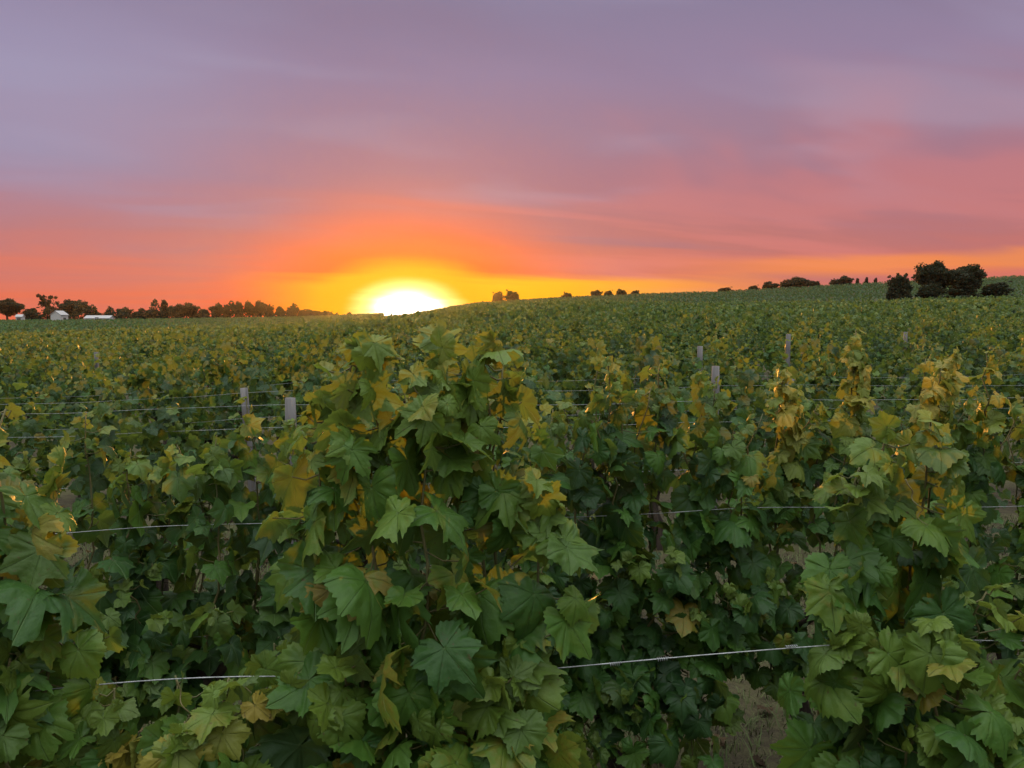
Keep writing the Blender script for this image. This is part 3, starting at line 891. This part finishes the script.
GL = 'dark treeline left of the sun'
tl = [(9, 296, 34, 'oak', 'broad dark tree at the left edge of the treeline'),
      (33, 307, 20, 'bush', 'low dark bush just right of the broad left-edge tree'),
      (49, 292, 22, 'sparse', 'thin airy tree with open branches in the left treeline'),
      (60, 308, 24, 'bush', 'dark bush beneath the thin airy tree'),
      (76, 297, 32, 'oak', 'broad round tree right of the thin airy tree'),
      (95, 311, 24, 'bush', 'low bush right of the broad round tree behind the long roof'),
      (110, 312, 18, 'bush', 'low bush at the right end of the long pale roof'),
      (126, 307, 18, 'round', 'small round tree standing alone right of the long roof'),
      (140, 310, 18, 'bush', 'low bush right of the small round tree'),
      (153, 309, 18, 'bush', 'bush at the foot of the tall pointed tree'),
      (166, 299, 17, 'tall', 'tallest narrow tree in the middle of the left treeline'),
      (179, 304, 20, 'round', 'dark tree leaning on the tallest narrow tree from the right'),
      (192, 303, 20, 'round', 'second dark tree right of the tallest narrow tree'),
      (205, 308, 16, 'bush', 'low bush in the dip of the treeline'),
      (218, 304, 15, 'round', 'first of the small round trees after the dip in the treeline'),
      (228, 304, 14, 'tall', 'second small tree after the dip in the treeline'),
      (239, 302, 15, 'round', 'third small tree after the dip in the treeline'),
      (251, 301, 14, 'round', 'fourth small tree after the dip in the treeline'),
      (261, 301, 15, 'round', 'fifth small tree after the dip in the treeline'),
      (270, 304, 13, 'bush', 'sixth small tree after the dip in the treeline'),
      (281, 306, 12, 'round', 'small tree near the thinning right end of the treeline'),
      (293, 306, 16, 'bush', 'wide bush near the right end of the treeline'),
      (305, 309, 14, 'bush', 'low bush third from the right end of the treeline'),
      (317, 310, 16, 'bush', 'low bush second from the right end of the treeline'),
      (329, 311, 13, 'bush', 'last low bush of the treeline before the sun glow'),
      (350, 312, 8, 'tall', 'tiny lone bush silhouetted inside the left sun glow')]
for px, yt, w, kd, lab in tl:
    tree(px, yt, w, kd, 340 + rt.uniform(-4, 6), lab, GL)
GH = 'trees along the hill crest'
hl = [(498, 291, 16, 'bush', 'left half of the low tree clump on the crest just right of the sun'),
      (512, 290, 20, 'bush', 'right half of the low tree clump on the crest just right of the sun'),
      (567, 292, 14, 'bush', 'low bush on the crest between the sun and the yellow band'),
      (596, 290, 14, 'round', 'leftmost of four small crest trees against the yellow band'),
      (608, 290, 12, 'bush', 'second of four small crest trees against the yellow band'),
      (620, 289, 12, 'round', 'third of four small crest trees against the yellow band'),
      (635, 290, 12, 'bush', 'rightmost of four small crest trees against the yellow band'),
      (724, 287, 20, 'bush', 'lone flat bush on the middle of the hill crest'),
      (752, 285, 14, 'bush', 'flat bush at the left end of the larger crest clump'),
      (768, 282, 20, 'round', 'tree left of the big rounded crest tree'),
      (783, 281, 16, 'bush', 'bush touching the big rounded crest tree from the left'),
      (797, 276, 32, 'oak', 'big rounded tree on the hill crest'),
      (813, 281, 16, 'bush', 'bush at the right foot of the big rounded crest tree'),
      (832, 279, 14, 'bush', 'bush right of the big rounded crest clump'),
      (843, 276, 18, 'round', 'middle-sized crest tree before the row of pointed ones'),
      (855, 278, 8, 'tall', 'first small pointed tree on the right crest'),
      (864, 277, 8, 'tall', 'second small pointed tree on the right crest'),
      (873, 278, 7, 'tall', 'third small pointed tree on the right crest, next to the bush')]
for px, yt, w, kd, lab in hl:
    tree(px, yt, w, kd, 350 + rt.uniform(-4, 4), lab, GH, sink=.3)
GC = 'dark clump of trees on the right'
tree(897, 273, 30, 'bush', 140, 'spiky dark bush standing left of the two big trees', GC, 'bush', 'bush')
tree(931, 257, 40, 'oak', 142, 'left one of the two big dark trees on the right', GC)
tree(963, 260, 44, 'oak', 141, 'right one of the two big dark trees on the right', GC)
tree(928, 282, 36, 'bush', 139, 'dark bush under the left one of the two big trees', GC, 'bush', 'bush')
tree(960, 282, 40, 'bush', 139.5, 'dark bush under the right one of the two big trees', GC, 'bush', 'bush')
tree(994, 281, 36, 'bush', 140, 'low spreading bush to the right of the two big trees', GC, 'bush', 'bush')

def hedge():
    r = np.random.default_rng(91)
    n = 9000
    px = r.uniform(24, 338, n)
    Y = 336 + r.normal(0, 1.6, n); X = (px - 512) / F_PX * Y
    top = 2.6 + 1.5 * np.sin(px * .13) * np.sin(px * .047 + 1) + 1.0 * np.sin(px * .41)
    top = np.maximum(top * np.clip((345 - px) / 60, .35, 1), .8)
    z = ground_z(X, Y) + r.random(n) ** .7 * top * 1.9
    N = unit(r.normal(0, 1, (n, 3))); T = unit(r.normal(0, 1, (n, 3)))
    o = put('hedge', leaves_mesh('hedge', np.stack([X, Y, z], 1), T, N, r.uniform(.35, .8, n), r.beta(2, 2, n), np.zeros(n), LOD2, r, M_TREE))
    tag(o, 'low dark hedge along the foot of the treeline left of the sun', 'hedge')
hedge()

# ------------------------------------------------------------------ buildings by the treeline
def barn(px, Y, w, d, hw, hr, rz, label, roof, door=True, zoff=0.0):
    X = (px - 512) / F_PX * Y; z0 = gz(X, Y)
    root = empty('barn', (X, Y, z0 + zoff), rz)
    tag(root, label, 'barn', 'pale buildings by the left treeline')
    b = MB(); b.box(-w / 2, w / 2, -d / 2, d / 2, -.4, hw)
    for s in (-1, 1):
        b.poly([(s * w / 2, -d / 2, hw), (s * w / 2, d / 2, hw), (s * w / 2, 0, hw + hr)][::s])
    put('wall', b.mesh('wall', M_WALL, False), root)
    b = MB(); e = .25
    for s in (-1, 1):
        y0, z0_ = s * (d / 2 + e), hw - e * hr / (d / 2)
        a = [(-w / 2 - e, y0, z0_ + .03), (w / 2 + e, y0, z0_ + .03), (w / 2 + e, 0, hw + hr + .03), (-w / 2 - e, 0, hw + hr + .03)]
        c = [(p[0], p[1], p[2] + .12) for p in a]
        b.poly(a if s < 0 else a[::-1]); b.poly(c if s < 0 else c[::-1])
        for i in range(4):
            j = (i + 1) % 4; b.poly([a[i], a[j], c[j], c[i]])
    put('roof', b.mesh('roof', roof, False), root)
    if door:
        b = MB(); b.box(-.7, .7, -d / 2 - .06, -d / 2 + .02, 0, 2.1)
        put('door', b.mesh('door', M_DOOR, False), root)
barn(22, 316, 2.2, 3, 2.6, .8, R(10), 'tiny pale shed beside the broad left-edge tree', M_ROOFG)
barn(61, 314, 4.0, 4.5, 3.2, 1.5, R(80), 'small white gabled barn below the thin airy tree', M_ROOFG)
barn(101, 318, 9.5, 5, 1.7, 1.0, R(4), 'long low building with pale roof right of the gabled barn', M_ROOFG)

# ------------------------------------------------------------------ grass in the alleys
def grass():
    r = np.random.default_rng(77)
    n = 110000
    y = 2.0 + 5 * r.random(n) ** 1.4; x = r.uniform(-.8, .8, n) * y + r.normal(0, .2, n)
    s = (y - x * TA - ROW0) / ROWD
    off = np.abs(s - np.round(s)) * ROWD
    ok = (r.random(n) < sstep(.10, .45, off) * .75 + .3) & (np.sin(x * 3.1 + y * 2.3) + np.sin(x * 1.3 - y * 4.1) + r.normal(0, .7, n) > -1.1)
    x, y = x[ok], y[ok]; n = len(x)
    h = r.gamma(3, .010, n); w = r.uniform(.0015, .0035, n); a = r.uniform(0, 6.28, n); ln = r.uniform(.4, 1.6, n) * h
    z = ground_z(x, y)
    dx, dy = np.cos(a), np.sin(a); la = a + r.uniform(1, 2, n)
    V = np.zeros((n, 5, 3))
    V[:, 0] = np.stack([x - dx * w, y - dy * w, z - .01], 1); V[:, 1] = np.stack([x + dx * w, y + dy * w, z - .01], 1)
    mx, my = x + np.cos(la) * ln * .35, y + np.sin(la) * ln * .35
    V[:, 2] = np.stack([mx - dx * w * .8, my - dy * w * .8, z + h * .6], 1); V[:, 3] = np.stack([mx + dx * w * .8, my + dy * w * .8, z + h * .6], 1)
    V[:, 4] = np.stack([x + np.cos(la) * ln, y + np.sin(la) * ln, z + h], 1)
    f = np.array([(0, 1, 3), (0, 3, 2), (2, 3, 4)])
    F = (f[None] + (np.arange(n) * 5)[:, None, None]).reshape(-1, 3)
    o = put('grass', mesh_from('grass', V.reshape(-1, 3), F, M_GRASS))
    tag(o, 'short dry grass in the alleys between the vine rows', 'grass', None, 'stuff')
grass()

def litter():
    r = np.random.default_rng(78)
    n = 900
    y = 2.0 + 6 * r.random(n); x = r.uniform(-.75, .75, n) * y
    P = np.stack([x, y, ground_z(x, y) + r.uniform(.008, .035, n)], 1)
    N = unit(np.stack([r.normal(0, .35, n), r.normal(0, .35, n), np.ones(n)], 1)); T = unit(np.stack([r.normal(0, 1, n), r.normal(0, 1, n), np.zeros(n)], 1))
    o = put('leaf_litter', leaves_mesh('leaf_litter', P, T, N, r.uniform(.03, .075, n), np.clip(r.normal(.5, .3, n), 0, 1), np.zeros(n), LOD1, r, M_DRY))
    tag(o, 'dry fallen vine leaves lying on the ground between the rows', 'fallen leaves', None, 'stuff')
litter()

# ------------------------------------------------------------------ haze added for the warm glow around the sun
def haze():
    m, g, out = new_mat('glow_haze')
    v = g.node('ShaderNodeVolumePrincipled')
    v.inputs['Color'].default_value = (0.95, 0.84, 0.76, 1)
    v.inputs['Density'].default_value = HAZE_D
    v.inputs['Anisotropy'].default_value = 0.84
    g.l.new(v.outputs[0], out.inputs['Volume'])
    b = MB(); b.box(-700, 700, -70, 425, -36, 36)
    me = b.mesh('haze', m, False)
    o = put('haze', me); tag(o, 'thin added haze giving the vineyard a warm glow around the sun', 'haze', None, 'stuff')
HAZE_D = 0.00005
haze()
